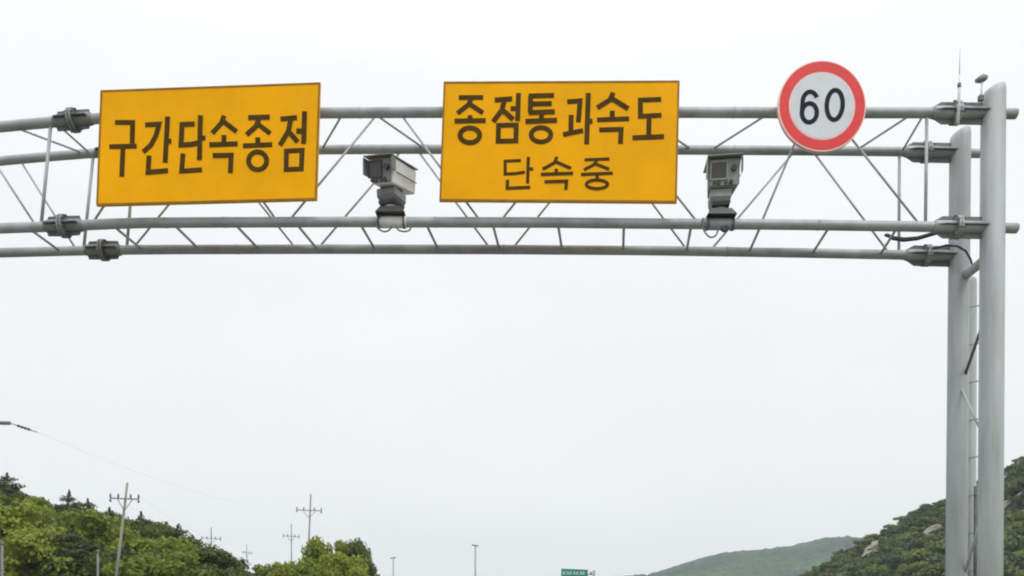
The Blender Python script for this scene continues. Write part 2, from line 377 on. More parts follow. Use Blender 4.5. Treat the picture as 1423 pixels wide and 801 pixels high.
# ------------------------------------------------------------------ signs
def frame_quad(TL, TR, BR_, BL, Y):
    """returns a function mapping photo pixels inside the quad to the sign's plane, at depth Y"""
    return lambda x, y, dy=0.0: px(x, y, Y)-Vector((0, dy, 0))
def strokes(name, lines, w, Y, sc, ox, oy, m, parent):
    """flat raised lettering: every entry a polyline (zoomed photo px) or an ellipse ('o', cx, cy, rx, ry[, tilt])"""
    mb = MB()
    for i, ln in enumerate(lines):
        lift = 0.003+0.0006*(i % 9)
        closed = False; ww = w
        if ln[0] == 'o':
            _, cx, cy, rx, ry = ln[:5]; tl = ln[5] if len(ln) > 5 else 0
            P = [(cx+rx*math.cos(2*math.pi*k/36)+tl*ry*-math.sin(2*math.pi*k/36), cy+ry*math.sin(2*math.pi*k/36)) for k in range(36)]; closed = True
        elif ln[0] == 'c': P = ln[1]; closed = True
        else: P = ln
        Q = [Vector((ox+a/sc, oy+c/sc)) for a, c in P]; n = len(Q); h = w/sc/2
        Lf = []; Rt = []
        for k in range(n):
            if closed: a, c = Q[k-1], Q[(k+1) % n]; d0 = (Q[k]-a).normalized(); d1 = (c-Q[k]).normalized()
            else:
                d0 = (Q[k]-Q[k-1]).normalized() if k else (Q[1]-Q[0]).normalized()
                d1 = (Q[k+1]-Q[k]).normalized() if k < n-1 else d0
            n0 = Vector((-d0.y, d0.x)); n1 = Vector((-d1.y, d1.x)); mm = (n0+n1)
            mm = mm/max(0.25, mm.length_squared)*2
            Lf.append(Q[k]+mm*h); Rt.append(Q[k]-mm*h)
        top = [(mb.bm.verts.new(px(a.x, a.y, Y-lift)), mb.bm.verts.new(px(c.x, c.y, Y-lift)), mb.bm.verts.new(px(a.x, a.y, Y-0.0005)), mb.bm.verts.new(px(c.x, c.y, Y-0.0005))) for a, c in zip(Lf, Rt)]
        for k in range(n if closed else n-1):
            A, B = top[k], top[(k+1) % n]
            mb.bm.faces.new((A[0], A[1], B[1], B[0])); mb.bm.faces.new((A[0], B[0], B[2], A[2])); mb.bm.faces.new((A[1], A[3], B[3], B[1]))
        if not closed:
            for A in (top[0], top[-1]): mb.bm.faces.new((A[0], A[2], A[3], A[1]))
    return mb.build(name, m, parent)
def yellow_sign(corners, label, Y):
    TL, TR, BRc, BL = corners
    cx = sum(c[0] for c in corners)/4; cy = sum(c[1] for c in corners)/4
    o = empty('road_sign', label, 'road sign', px(cx, BL[1], Y), 'yellow signboards on the gantry')
    q = [px(*c, Y) for c in corners]
    MB().prism(q, (0, 0.045, 0)).build('panel', M_YEL, o)
    # narrow painted border standing just proud of the face
    fr = MB(); inn = []
    C = Vector((cx, cy))
    P = [Vector(c) for c in corners]
    I = [Vector((p.x+(2.6 if p.x < cx else -2.6), p.y+(2.6 if p.y < cy else -2.6))) for p in P]
    for k in range(4):
        a, b_, c, d = P[k], P[(k+1) % 4], I[(k+1) % 4], I[k]
        fr.prism([px(v.x, v.y, Y-0.004) for v in (a, b_, c, d)], (0, 0.0035, 0))
    fr.build('border', M_EDGE, o)
    # rails and clamps that hang the panel on the two front tubes
    bk = MB()
    for u in (0.14, 0.38, 0.62, 0.86):
        x = BL[0]+(BRc[0]-BL[0])*u
        ty = lerp_pts(TF, x); 
        bk.box(px(x, (TL[1]+BL[1])/2+2, Y+0.07), (0.07, 0.045, (BL[1]-TL[1]-14)/F*Y))
        bk.box(px(x, ty, Y+0.105), (0.09, 0.045, 0.17), bev=0.004)
    bk.build('mounting_rail', M_ALU, o)
    return o
YS = YF-0.20
s1 = yellow_sign([(139.5, 125.5), (445, 114.5), (440, 277.5), (133.5, 285.5)], 'yellow signboard with one row of six dark Korean letters, tilted slightly, on the gantry', YS)
s2 = yellow_sign([(616.5, 113.5), (944.5, 112), (940.5, 281.5), (610.5, 279)], 'yellow signboard with two rows of dark Korean letters between the two enforcement cameras', YS)
T1 = [
 [(125,297),(229,297),(226,420)],[(92,439),(253,435)],[(172,447),(165,615)],
 [(302,311),(383,306),(366,372),(335,430),(290,470)],[(434,262),(419,532)],[(428,406),(456,406)],[(325,490),(319,588),(436,578)],
 [(592,304),(518,308),(512,428),(575,424),(618,414)],[(626,254),(620,515)],[(624,388),(656,388)],[(524,478),(516,582),(636,574)],
 [(765,256),(750,298),(695,360)],[(752,284),(838,351)],[(764,370),(763,416)],[(678,427),(844,421)],[(698,490),(806,488),(801,592)],
 [(906,268),(1032,264)],[(968,276),(952,318),(896,368)],[(962,306),(1036,362)],[(962,384),(962,420)],[(875,434),(1047,426)],['o',961,521,53,52],
 [(1095,276),(1192,268)],[(1155,280),(1140,350),(1092,430)],[(1146,352),(1196,410)],[(1236,231),(1231,420)],[(1188,346),(1233,346)],['c',[(1130,464),(1222,460),(1217,569),(1128,572)]],
]
strokes('lettering', T1, 29, YS, 4.2156, 130, 100, M_BRN, s1)
T2 = [
 [(143,175),(273,174)],[(208,182),(195,212),(136,258)],[(205,212),(272,256)],[(203,268),(203,290)],[(121,299),(286,296)],['o',202,374,52,39],
 [(334,187),(426,180)],[(385,190),(372,240),(326,302)],[(378,242),(432,290)],[(460,150),(455,300)],[(418,233),(456,233)],['c',[(354,322),(448,320),(446,404),(352,406)]],
 [(514,166),(648,163)],[(524,166),(522,254)],[(530,208),(636,206)],[(514,254),(652,249)],[(582,258),(582,290)],[(497,300),(664,294)],['o',579,372,52,38],
 [(718,197),(786,192),(777,306)],[(739,266),(737,358)],[(696,371),(802,349)],[(830,150),(821,422)],[(826,300),(852,300)],
 [(962,148),(945,186),(878,228)],[(950,176),(1042,233)],[(957,244),(957,284)],[(876,293),(1046,287)],[(888,346),(1004,343),(1000,420)],
 [(1216,184),(1106,188),(1106,274),(1218,268)],[(1152,276),(1150,382)],[(1064,388),(1231,381)],
]
strokes('lettering', T2, 26, YS, 3.8139, 600, 90, M_BRN, s2)
T3 = [
 [(472,508),(389,512),(389,580),(440,578),(494,570)],[(512,489),(508,630)],[(510,553),(538,553)],[(402,610),(400,655),(522,650)],
 [(664,488),(650,520),(588,554)],[(652,512),(738,549)],[(660,552),(660,576)],[(579,581),(749,575)],[(598,620),(715,617),(711,662)],
 [(810,505),(942,500)],[(875,508),(860,530),(806,558)],[(868,526),(941,555)],[(791,582),(960,575)],[(877,580),(877,608)],['o',876,634,56,23],
]
strokes('lettering', T3, 17, YS, 3.8139, 600, 90, M_BRN, s2)

# round speed limit sign
RC = (1142.6, 147.2); YR = YF-0.23
sp = empty('speed_limit_sign', 'round red-rimmed speed limit sign reading 60 fixed to the gantry', 'speed sign', px(RC[0], RC[1]+62, YR))
def disc(rx, ry, Y, th, rx2=0, ry2=0, n=64, dx=0, dy=0):
    mb = MB(); o = []
    for k in range(n):
        t_ = 2*math.pi*k/n; c, s_ = math.cos(t_), math.sin(t_)
        o.append((px(RC[0]+dx+rx*c, RC[1]+dy+ry*s_, Y), px(RC[0]+dx+rx2*c, RC[1]+dy+ry2*s_, Y)))
    V = [[mb.bm.verts.new(a), mb.bm.verts.new(a+Vector((0, th, 0)))] + ([mb.bm.verts.new(b_), mb.bm.verts.new(b_+Vector((0, th, 0)))] if rx2 else []) for a, b_ in o]
    for k in range(n):
        A, B = V[k], V[(k+1) % n]
        mb.bm.faces.new((A[0], A[1], B[1], B[0]))
        if rx2:
            mb.bm.faces.new((A[2], B[2], B[3], A[3])); mb.bm.faces.new((A[0], B[0], B[2], A[2])); mb.bm.faces.new((A[1], A[3], B[3], B[1]))
    if not rx2:
        mb.bm.faces.new([v[0] for v in V]); mb.bm.faces.new([v[1] for v in V][::-1])
    return mb
disc(61, 63.2, YR, 0.05, dx=-0.3, dy=0.4).build('rim', M_PINK, sp)
disc(59.3, 61.5, YR-0.003, 0.003, 46.2, 47.5).build('red_ring', M_RED, sp)
disc(44.4, 45.7, YR-0.003, 0.003).build('face', M_WHITE, sp)
six = [(352+56*math.cos(a_), 388+80*math.sin(a_)) for a_ in [math.radians(-28-k*8) for k in range(20)]] + [(292, 440), (291, 470)]
strokes('numerals', [six, ['o', 346, 464, 55, 70, 0.03], ['o', 534, 405, 59, 110, 0.05]], 33, YR-0.003, 5.3375, 1060, 70, M_NAVY, sp)
bk = MB()
for x in (1118, 1167):
    bk.box(px(x, 147, YR+0.075), (0.06, 0.04, 0.9))
    bk.box(px(x, 157, YR+0.12), (0.09, 0.06, 0.17), bev=0.004)
bk.build('mounting_rail', M_ALU, sp)

# ------------------------------------------------------------------ enforcement cameras
def rot(yaw, pitch, roll=0): return (Matrix.Rotation(yaw, 3, 'Z') @ Matrix.Rotation(pitch, 3, 'X') @ Matrix.Rotation(roll, 3, 'Y'))
def traffic_camera(cx, label, yaw, pitch, hx, htop, hbot, m_body, m_side, wid, length, roll=0.0, tl=.74, tr=.9, rear=.97):
    """pan-tilt camera on the lower front tube; local -Y is the way it looks"""
    seat = cp('BF', cx); seat.z += 0.066
    o = empty('enforcement_camera', label, 'traffic camera', seat, 'speed enforcement cameras on the gantry')
    Rz = rot(yaw, 0); R = rot(yaw, pitch, roll)
    # saddle clamp round the tube, dark base and turntable
    a = cp('BF', cx-21); b_ = cp('BF', cx+21)
    sd_ = MB().tube([a, b_], 0.075, 20).build('saddle', M_CAMW if m_side is M_CAMW else M_CHORD, o)
    for u in (0.08, 0.92):
        c = a.lerp(b_, u); MB().tube([c-Vector((.012, 0, 0)), c+Vector((.012, 0, 0))], 0.083, 20).build('strap', M_DARKSTEEL, sd_)
    MB().loft([seat+Vector((sx*.19, sy*.15, 0.0)) for sx, sy in ((-1,-1),(1,-1),(1,1),(-1,1))],
              [seat+Vector((sx*.13, sy*.12, 0.085)) for sx, sy in ((-1,-1),(1,-1),(1,1),(-1,1))]).build('base', M_CAMD, o)
    c0 = seat+Vector((0, 0, .085))
    MB().tube([c0, c0+Vector((0, 0, .04))], [0.10, 0.095], 24).build('turntable', m_side, o)
    c0 = c0+Vector((0, 0, .04))
    MB().loft([c0+Rz@Vector((sx*.11, sy*.12, 0)) for sx, sy in ((-1,-1),(1,-1),(1,1),(-1,1))], [c0+Rz@Vector((sx*.125, sy*.13, .045)) for sx, sy in ((-1,-1),(1,-1),(1,1),(-1,1))]).build('seal', M_CAMD, o)
    c0 = c0+Vector((0, 0, .045))
    hd = MB(); q4 = ((-1,-1),(1,-1),(1,1),(-1,1))
    hd.loft([c0+Rz@Vector((sx*.105, sy*.12, 0)) for sx, sy in q4], [c0+Rz@Vector((sx*.13, sy*.15, .045)) for sx, sy in q4])
    hd.loft([c0+Rz@Vector((sx*.13, sy*.15, .0455)) for sx, sy in q4], [c0+Rz@Vector((sx*.135, sy*.15, .15)) for sx, sy in q4])
    bmesh.ops.recalc_face_normals(hd.bm, faces=hd.bm.faces)
    bmesh.ops.bevel(hd.bm, geom=list(hd.bm.edges), offset=0.006, segments=2, affect='EDGES')
    hd.build('pan_head', m_body, o)
    c1 = c0+Vector((0, 0, .15))
    MB().box(c1+Vector((0, 0, .04)), (.20, .24, .08), Rz, 0.01).build('tilt_bracket', M_CAMD, o)
    # housing
    zc = px(hx, (htop+hbot)/2, YF).z
    c2 = Vector((px(hx, 0, YF).x, seat.y, zc)) 
    H = (hbot-htop)/F*YF
    w = wid/2
    hs = MB()
    f0 = [(-w*tl, -length/2, -H/2), (w*tr, -length/2, -H/2), (w, -length/2, H/2), (-w, -length/2, H/2)]
    f1 = [(p[0]*rear, length/2, p[2]*0.94) for p in f0]
    hs.loft([c2+R@Vector(p) for p in f0], [c2+R@Vector(p) for p in f1])
    bmesh.ops.recalc_face_normals(hs.bm, faces=hs.bm.faces)
    bmesh.ops.bevel(hs.bm, geom=list(hs.bm.edges), offset=0.012, segments=2, affect='EDGES')
    house = hs.build('housing', m_side, o)
    def lb(name, c, s, m, par, bev=0.0): return MB().box(c2+R@Vector(c), s, R, bev).build(name, m, par)
    y0 = -length/2
    lb('front_panel', (0.012*(1-tl)*4, y0-.006, -.0), (wid*(.5+tl*.42), .012, H*.9), m_body, house, .004)
    win = lb('window', (-wid*.17, y0-.016, H*.06), (wid*.48, .012, H*.62), M_LENS, house, .003)
    lf = MB()
    for (a1, b1, s1, s2) in ((-wid*.17, H*.36, wid*.5, .018), (-wid*.17, -H*.245, wid*.5, .018)): lf.box(c2+R@Vector((a1, y0-.018, b1)), (s1, .02, s2), R)
    for sx in (-.42, .075): lf.box(c2+R@Vector((wid*sx, y0-.0185, H*.06)), (.016, .021, H*.62), R)
    lf.build('window_frame', M_CAMD if m_body is M_CAMG else m_body, house)
    ln = MB().tube([c2+R@Vector((wid*.28, y0-.012, H*.12)), c2+R@Vector((wid*.28, y0-.05, H*.12))], 0.036, 18).build('flash_lens', M_CAMD, house)
    for q, sx in enumerate((-.30, -.17, .05, .2)):
        MB().tube([c2+R@Vector((wid*sx, y0-.010, -H*.36)), c2+R@Vector((wid*sx, y0-.028, -H*.36))], 0.02+.008*(q % 2), 12).build('connector', M_CAMD, house)
    # sun hood above, overhanging the front
    hd = MB()
    hd.box(c2+R@Vector((0, -.03, H/2+.012)), (wid*1.06, length+.10, .014), R, .004)
    hd.box(c2+R@Vector((-w-.012, y0-.02, H*.16)), (.012, .12, H*.66), R, .003)
    hd.box(c2+R@Vector((w+.012, y0-.02, H*.22)), (.012, .10, H*.5), R, .003)
    hd.build('sun_hood', m_body, house)
    MB().box(c2+R@Vector((w*.985+.006, .03, -.01)), (.006, length*.86, .012), R).build('side_rib', M_CAMD, house)
    return o, seat
k1, seat1 = traffic_camera(544, 'pale enforcement camera turned aside with its bright flank showing, left of the two-row signboard', math.radians(-23), math.radians(12), 545.5, 231, 263, M_CAMG, M_CAMW, 0.385, 0.60, math.radians(7), .56)
k2, seat2 = traffic_camera(1000, 'grey enforcement camera facing the road below the gap between two-row signboard and round sign', math.radians(-7), math.radians(7), 1003.5, 231, 268, M_CAMG2, M_CAMG2, 0.415, 0.42, 0, .96, .84, .82)
def hang_cable(parent, pts, Y, r=0.011, m=M_CABLEG):
    P = [px(x, y, Y) for x, y in pts]; Q = []
    for i in range(len(P)-1):
        p0, p1, p2, p3 = P[max(i-1, 0)], P[i], P[i+1], P[min(i+2, len(P)-1)]
        for k in range(6):
            t_ = k/6; Q.append(0.5*((2*p1)+(p2-p0)*t_+(2*p0-5*p1+4*p2-p3)*t_*t_+(3*p1-p0-3*p2+p3)*t_**3))
    Q.append(P[-1])
    MB().tube(Q, r, 8).build('cable', m, parent)
hang_cable(k1, [(528,300),(523,308),(525,317),(533,322),(541,320),(545,314)], YF-.08)
hang_cable(k1, [(550,314),(554,320),(562,322),(569,320),(572,314)], YF-.08)
hang_cable(k2, [(977,303),(977,316),(981,325),(988,330),(995,327),(999,316)], YF-.08)
hang_cable(k2, [(1002,318),(1007,321),(1011,315)], YF-.08, 0.022, M_CABLE)

# antenna, wind sensor and loose cables at the right post
an = empty('antenna', 'thin whip antenna standing on the clamp left of the tall front post', 'antenna', px(1332, 166, YF-.12))
MB().tube([px(1330.8, 172, YF-.12), px(1333, 128, YF-.12), px(1333.4, 104, YF-.12)], [0.024, 0.017, 0.010], 10).build('mast', M_CAMW, an)
MB().tube([px(1333.4, 104, YF-.12), px(1334.0, 66, YF-.12)], [0.006, 0.0025], 8).build('whip', M_BRACE, an)
MB().tube([px(1333, 122, YF-.12), px(1333, 116, YF-.12)], 0.021, 10).build('ferrule', M_DARKSTEEL, an)
ws = empty('weather_sensor', 'small mushroom-shaped sensor on a short stem at the top of the tall post', 'sensor', px(1364, 139, YF-.1))
MB().tube([px(1363, 140, YF-.1), px(1365, 112, YF-.1)], 0.013, 10).build('stem', M_CAMW, ws)
MB().tube([px(1356, 113, YF-.1), px(1361, 111, YF-.1), px(1366, 109, YF-.1), px(1371, 107.5, YF-.1)], [0.022, 0.042, 0.05, 0.03], 12).build('sensor_head', M_CAMG, ws)
MB().box(px(1363, 137, YF-.1), (.06, .05, .07), bev=.006).build('bracket', M_DARKSTEEL, ws)
cb = MB()
def cpath(pts): return [px(*p) for p in pts]
for j, (o1, o2) in enumerate(((0, 0), (2.5, 1.5), (5, 2), (-2.5, .5))):
    cb.tube(cpath([(1232+o1, 326+o2, 10.85), (1240, 330+o2, 10.85), (1256, 332+o2*1.3, 10.85), (1275, 330.5+o2, 10.8), (1290, 326+o2, 10.75), (1304, 322+o2, 10.7)]), 0.019, 8)
tag(cb.build('cable_bundle', M_CABLE), 'dark cable bundle slung between the two lower tubes near the right posts', 'cables')
tag(MB().tube(cpath([(1296, 346, 11.05), (1315, 341, 11.05), (1331, 342.5, 11.05), (1342, 349, 11.05), (1349, 361, 11.05), (1352, 374, 11.05)]), 0.014, 8).build('bent_cable', M_CABLE), 'single black cable bending over the rear lower clamp into the post', 'cable')

# ------------------------------------------------------------------ poles, lamps, distant sign
def utility_pole(x, ytop, yarm, x0, x1, D, label, m, base_z=None, lean=0.0, us=(0.0, 0.28, 0.72, 1.0)):
    top = px(x, ytop, D); gz = left_h(top.x, D) if base_z is None else base_z
    foot = Vector((top.x-lean, D, gz))
    o = empty('utility_pole', label, 'utility pole', foot, 'utility poles along the left of the road')
    MB().tube([foot-Vector((0,0,.3)), top], [0.125, 0.065], 12).build('pole', m, o)
    a = px(x0, yarm, D); b_ = px(x1, yarm+1.5, D)
    off = Vector((0, -0.14, 0))
    arm = MB().tube([a+off, b_+off], 0.07 if len(us) == 2 else 0.042, 8).build('crossarm', M_CONCD, o)
    for u in us:
        ins = MB()
        c = a.lerp(b_, u)+off
        ins.tube([c, c+Vector((0,0,.12)), c+Vector((0,0,.3))], [0.03, 0.065, 0.045], 8)
        if u in (0.0, 1.0): ins.tube([c-Vector((0,0,.02)), c-Vector((0,0,.22))], [0.04, 0.075], 8)
        ins.build('insulator', M_INS, arm)
    br = MB(); mid = a.lerp(b_, .5)+off; 
    for e in (a, b_):
        br.tube([e.lerp(mid, .45)+off*.2, mid-Vector((0, 0, .75))+off*.2], 0.025, 6)
    br.build('arm_brace', M_CONCD, o)
    return o, a, b_
u1, a1, b1 = utility_pole(177, 671, 693, 155, 194, 50, 'pale concrete utility pole with a crossarm rising out of the trees at the far left', M_CONC, lean=1.2)
u2, a2, b2 = utility_pole(432, 687, 709, 413, 447, 79, 'tallest dark utility pole with a crossarm, rising beside the rounded bright tree', M_CONCD, 0, lean=.6)
u3, a3, b3 = utility_pole(293.5, 733, 748, 281, 307, 107, 'small utility pole showing above the trees between the pale pole and low bushes', M_CONCD, 0)
u4, a4, b4 = utility_pole(405, 728, 745, 394, 416, 112, 'slim utility pole just left of the tallest one, seen farther back', M_CONC, 0)
u5, a5, b5 = utility_pole(343, 757, 768, 338, 350, 150, 'smallest faint utility pole farthest down the road above the low trees', M_CONC, 0)
u0, a0, b0 = utility_pole(-34, 522, 588, -86, 17, 30, 'near utility pole at the left picture edge, only its crossarm end in view', M_CONCD, 0, us=(0.0, 0.28))
# strain insulators and lines
si = MB(); A = b0+Vector((0, -.14, 0)); B = px(52, 601, 31.5)
for k in range(9):
    u = 0.25+k*0.06; c = A.lerp(B, u); d = (B-A).normalized()
    si.tube([c-d*.02, c+d*.02], 0.055 if k % 2 else 0.03, 8)
si.tube([A, B], 0.016, 6)
tag(si.build('strain_insulator', M_INS), 'string of strain insulators hanging from the crossarm end at the left edge', 'insulator')
def wire(p, q, sag, r, label):
    P = []
    for k in range(41):
        t_ = k/40; c = p.lerp(q, t_); c.z -= sag*4*t_*(1-t_); P.append(c)
    tag(MB().tube(P, r, 6).build('power_line', M_CABLEG), label, 'power line', 'overhead power lines')
wire(B, a2, 0.8, 0.0022, 'power line running from the strain insulator at the left edge to the tallest pole')

for p_, q_, lab in ((a1, a3, 'left power line from the pale leaning pole to the small utility pole'), (b1, b3, 'right power line from the pale leaning pole to the small utility pole'),
                    (b3, b5, 'power line from the small utility pole on to the faintest far pole'), (a2, a4, 'left power line from the tallest pole to the slim pole behind it'), (b2, b4, 'right power line from the tallest pole to the slim pole behind it')):
    wire(p_+Vector((0, -.14, .25)), q_+Vector((0, -.14, .25)), 0.7, 0.003, lab)

def lamp_post(x, y, D, label, flip=1):
    head = px(x, y, D); foot = Vector((head.x, D, 0))
    o = empty('street_lamp', label, 'street lamp', foot, 'street lamps down the road')
    MB().tube([foot, Vector((head.x, D, head.z-.15))], [0.14, 0.075], 10).build('pole', M_LAMP, o)
    MB().tube([Vector((head.x, D, head.z-.16)), Vector((head.x-.05*flip, D, head.z)), Vector((head.x-.3*flip, D-.05, head.z+.07))], 0.05, 8).build('arm', M_LAMP, o)
    c = head+Vector((0.0, -.05, 0.04))
    MB().loft([c+Vector((-.42*flip, s_*.14, .12+z_)) for s_, z_ in ((-1,-.03),(1,-.03),(1,.03),(-1,.03))], [c+Vector((.36*flip, s_*.17, -.07+z_)) for s_, z_ in ((-1,-.06),(1,-.06),(1,.07),(-1,.07))]).build('lamp_head', M_CONCD, o)
lamp_post(660.5, 759, 93, 'pale street lamp standing alone above the road near the middle of the skyline')
lamp_post(546.5, 776, 113, 'faint smaller street lamp just right of the left wood', -1)
# low marker posts among the left trees
def stub(x, y, D, w, label, m):
    p = px(x, y, D); g = left_h(p.x, D)
    o = empty('marker_post', label, 'post', Vector((p.x, D, g)), 'short posts in front of the left wood')
    MB().tube([Vector((p.x, D, g-.2)), p], [w*1.15, w], 10).build('pole', m, o)
    MB().tube([p, p+Vector((0, 0, .16))], [w*1.5, w*1.1], 10).build('cap', m, o)
stub(136, 768, 48, 0.06, 'short grey post standing among the dark trees left of the pale utility pole', M_CONCD)
stub(3, 757, 46, 0.07, 'short pale post in front of the trees at the bottom left corner', M_CONCD)

# distant green direction sign
D = 83
gs = empty('direction_sign', 'green direction sign with white lettering far down the road', 'road sign', Vector((px(825, 860, D).x, D, 0)))
q = [px(780, 790.5, D), px(817, 792, D), px(816.5, 816, D), px(779.5, 815, D)]
pn = MB().prism(q, (0, .06, 0)).build('panel', M_GREEN, gs)
lt = []
def g(x, y): return ((x-780)*10, (y-790)*10)
for k, x in enumerate((784, 788.6, 793.2, 797.8, 802.4, 807, 811.2)):
    lt += [[g(x-1.4, 795.2), g(x+1.4, 795.4)], [g(x-1.2, 797.6), g(x+1.5, 797.7)], [g(x+(.9 if k % 2 else -.6), 794.6), g(x+(.9 if k % 2 else -.6), 798.8)]]
for x in (786, 793, 800, 807): lt += [[g(x-2, 803), g(x+2, 803.2)], [g(x-2, 806), g(x+2, 806)], [g(x, 802), g(x, 807)]]
strokes('lettering', lt, 8, D-.002, 10, 780, 790, M_WTXT, gs)
tp = px(825.5, 793, D)
MB().tube([Vector((tp.x, D+.1, 0)), tp+Vector((0, .1, 0))], [.17, .14], 12).build('post', M_LAMP, gs)
ar = MB()
for y in (798.5, 811): ar.tube([px(816, y, D+.1), px(825.5, y, D+.1)], .06, 8)
ar.build('support_arm', M_LAMP, gs)
MB().box(px(821, 796.5, D+.02), (.2, .1, .2), bev=.01).build('bracket', M_CONCD, gs)

# ------------------------------------------------------------------ trees
def leaf_quads(pts, size, rng, flat=0.0, aspect=0.6, normals=None):
    n = len(pts); P = np.array(pts)
    nv = rng.normal(size=(n, 3))
    if normals is not None: nv = nv*0.7+np.array(normals)*1.2
    nv[:, 2] += flat; nv /= np.linalg.norm(nv, axis=1)[:, None]
    t_ = rng.normal(size=(n, 3)); u = np.cross(nv, t_); u /= np.linalg.norm(u, axis=1)[:, None]; v = np.cross(nv, u)
    s_ = size*(0.6+0.8*rng.random(n))[:, None]
    V = np.empty((n, 4, 3)); V[:, 0] = P-u*s_; V[:, 1] = P-v*s_*aspect; V[:, 2] = P+u*s_; V[:, 3] = P+v*s_*aspect
    return V.reshape(-1, 3)
def leaf_mesh(name, V, m):
    n = len(V)//4
    me = bpy.data.meshes.new(name)
    me.vertices.add(len(V)); me.vertices.foreach_set('co', V.astype(np.float32).ravel())
    me.loops.add(len(V)); me.loops.foreach_set('vertex_index', np.arange(len(V), dtype=np.int32))
    me.polygons.add(n); me.polygons.foreach_set('loop_start', np.arange(0, len(V), 4, dtype=np.int32))
    me.update(); me.validate(); me.materials.append(m)
    return me
def broadleaf(seed, m, n_clump=16, leaves=150, size=0.13, wid=0.44, zlo=0.30, rs=1.0):
    """unit tree: height 1, leaf clumps on an uneven crown"""
    r = np.random.default_rng(seed); pts = []; nor = []; cl = []
    for k in range(n_clump):
        z = zlo+(0.92-zlo)*r.random()**0.8
        prof = wid*math.sqrt(max(0.05, 1-((z-0.52)/0.47)**2))
        a = r.random()*6.283; rad = prof*(0.35+0.7*r.random())
        c = np.array([math.cos(a)*rad, math.sin(a)*rad, z]); R = (0.09+0.12*r.random())*rs
        if k == 0: c = np.array([0.03, 0, 0.86]); R = 0.13
        cl.append(c)
        d = r.normal(size=(leaves, 3)); d /= np.linalg.norm(d, axis=1)[:, None]
        q = c+d*(R*(0.55+0.55*r.random(leaves))[:, None])*np.array([1.15, 1.15, 0.85])
        keep = r.random(leaves) < 0.55+0.45*(d[:, 2] > -0.3)
        pts.append(q[keep]); nor.append(d[keep])
    P = np.concatenate(pts); V = leaf_quads(P, size*0.30, r, 0.25, 0.65, np.concatenate(nor))
    crown = leaf_mesh('crown', V, m)
    tb = MB(); tb.tube([(0, 0, -.06), (0.01, 0, .25), (.02, .01, .55), (.03, 0, .82)], [.028, .022, .015, .005], 8)
    for c in cl[1:9]:
        tb.tube([(0.012, 0, .22+.25*r.random()), tuple(c*0.55+np.array([0, 0, .2])), tuple(c)], [.012, .008, .003], 5)
    me = bpy.data.meshes.new('trunk'); tb.bm.to_mesh(me); tb.bm.free(); me.materials.append(M_TRUNK)
    return crown, me
def pine(seed, m, size=0.075, layers=10, leaves=560):
    r = np.random.default_rng(seed); pts = []; nor = []; cl = []
    for k in range(layers):
        z = 0.32+0.62*(k+r.random()*.7)/layers; wr = 0.34*(1-((z-.3)/.78)**1.6)+.05
        for j in range(3 if k < layers-2 else 1):
            a = r.random()*6.283; rad = wr*(.4+.6*r.random()) if k < layers-1 else 0.02
            c = np.array([math.cos(a)*rad, math.sin(a)*rad, z]); cl.append(c)
            d = r.normal(size=(leaves//3, 3)); d /= np.linalg.norm(d, axis=1)[:, None]
            q = c+d*np.array([.15, .15, .045])*(0.4+.7*r.random(len(d)))[:, None]
            pts.append(q); nor.append(d*np.array([.5, .5, 1]))
    tip = np.zeros((120, 3)); tip[:, 2] = .84+.18*r.random(120); tip[:, :2] = r.normal(size=(120, 2))*((1.03-tip[:, 2])*.28)[:, None]
    pts.append(tip); nor.append(r.normal(size=(120, 3)))
    P = np.concatenate(pts); V = leaf_quads(P, size*.30, r, 0.5, 0.38, np.concatenate(nor))
    crown = leaf_mesh('crown', V, m)
    tb = MB(); tb.tube([(0, 0, -.06), (.015, 0, .3), (-.01, .01, .65), (0, 0, .95)], [.026, .02, .013, .004], 8)
    for c in cl: tb.tube([(0, 0, c[2]-.04), tuple(c*np.array([.5, .5, 1])), tuple(c)], [.009, .006, .003], 5)
    me = bpy.data.meshes.new('trunk'); tb.bm.to_mesh(me); tb.bm.free(); me.materials.append(M_TRUNK)
    return crown, me
def place_tree(name, meshes, loc, h, wscale, label, group, rz):
    o = bpy.data.objects.new(name, None); COL.objects.link(o); o.location = loc; o.rotation_euler[2] = rz; o.scale = (h*wscale, h*wscale, h)
    for nm, me in (('crown', meshes[0]), ('trunk', meshes[1])):
        c = bpy.data.objects.new(nm, me); COL.objects.link(c); c.parent = o
    return tag(o, label, 'tree', group)
BRIGHT = [broadleaf(10+k, L_BRIGHT, 34, 230, 0.075, rs=.75) for k in range(3)]
MID = [broadleaf(20+k, L_MID, 34, 230, 0.075, rs=.75) for k in range(3)]
PINES = [pine(30+k, L_PINE) for k in range(4)]
KIND = {'b': (BRIGHT, 'broadleaf_tree'), 'm': (MID, 'broadleaf_tree'), 'p': (PINES, 'pine_tree')}
SKY = [(-300, 600), (-80, 640), (0, 664), (25, 672), (50, 688), (85, 698), (120, 700), (150, 711), (185, 714), (205, 719), (250, 737), (265, 744), (290, 764), (315, 778), (335, 793), (350, 797), (372, 786), (388, 793), (400, 784), (430, 768), (448, 753), (478, 756), (492, 760), (505, 772), (527, 797), (540, 830)]
def tree_px(kind, x, ytop, D, wide, label, group, gz=None):
    t_ = px(x, ytop, D); gz = left_h(t_.x, D) if gz is None else gz
    h = max(1.6, t_.z-gz)
    ms, nm = KIND[kind]
    return place_tree(nm, rnd.choice(ms), (t_.x, D, gz-.05), h/0.97, wide, label, group, rnd.random()*6.28)
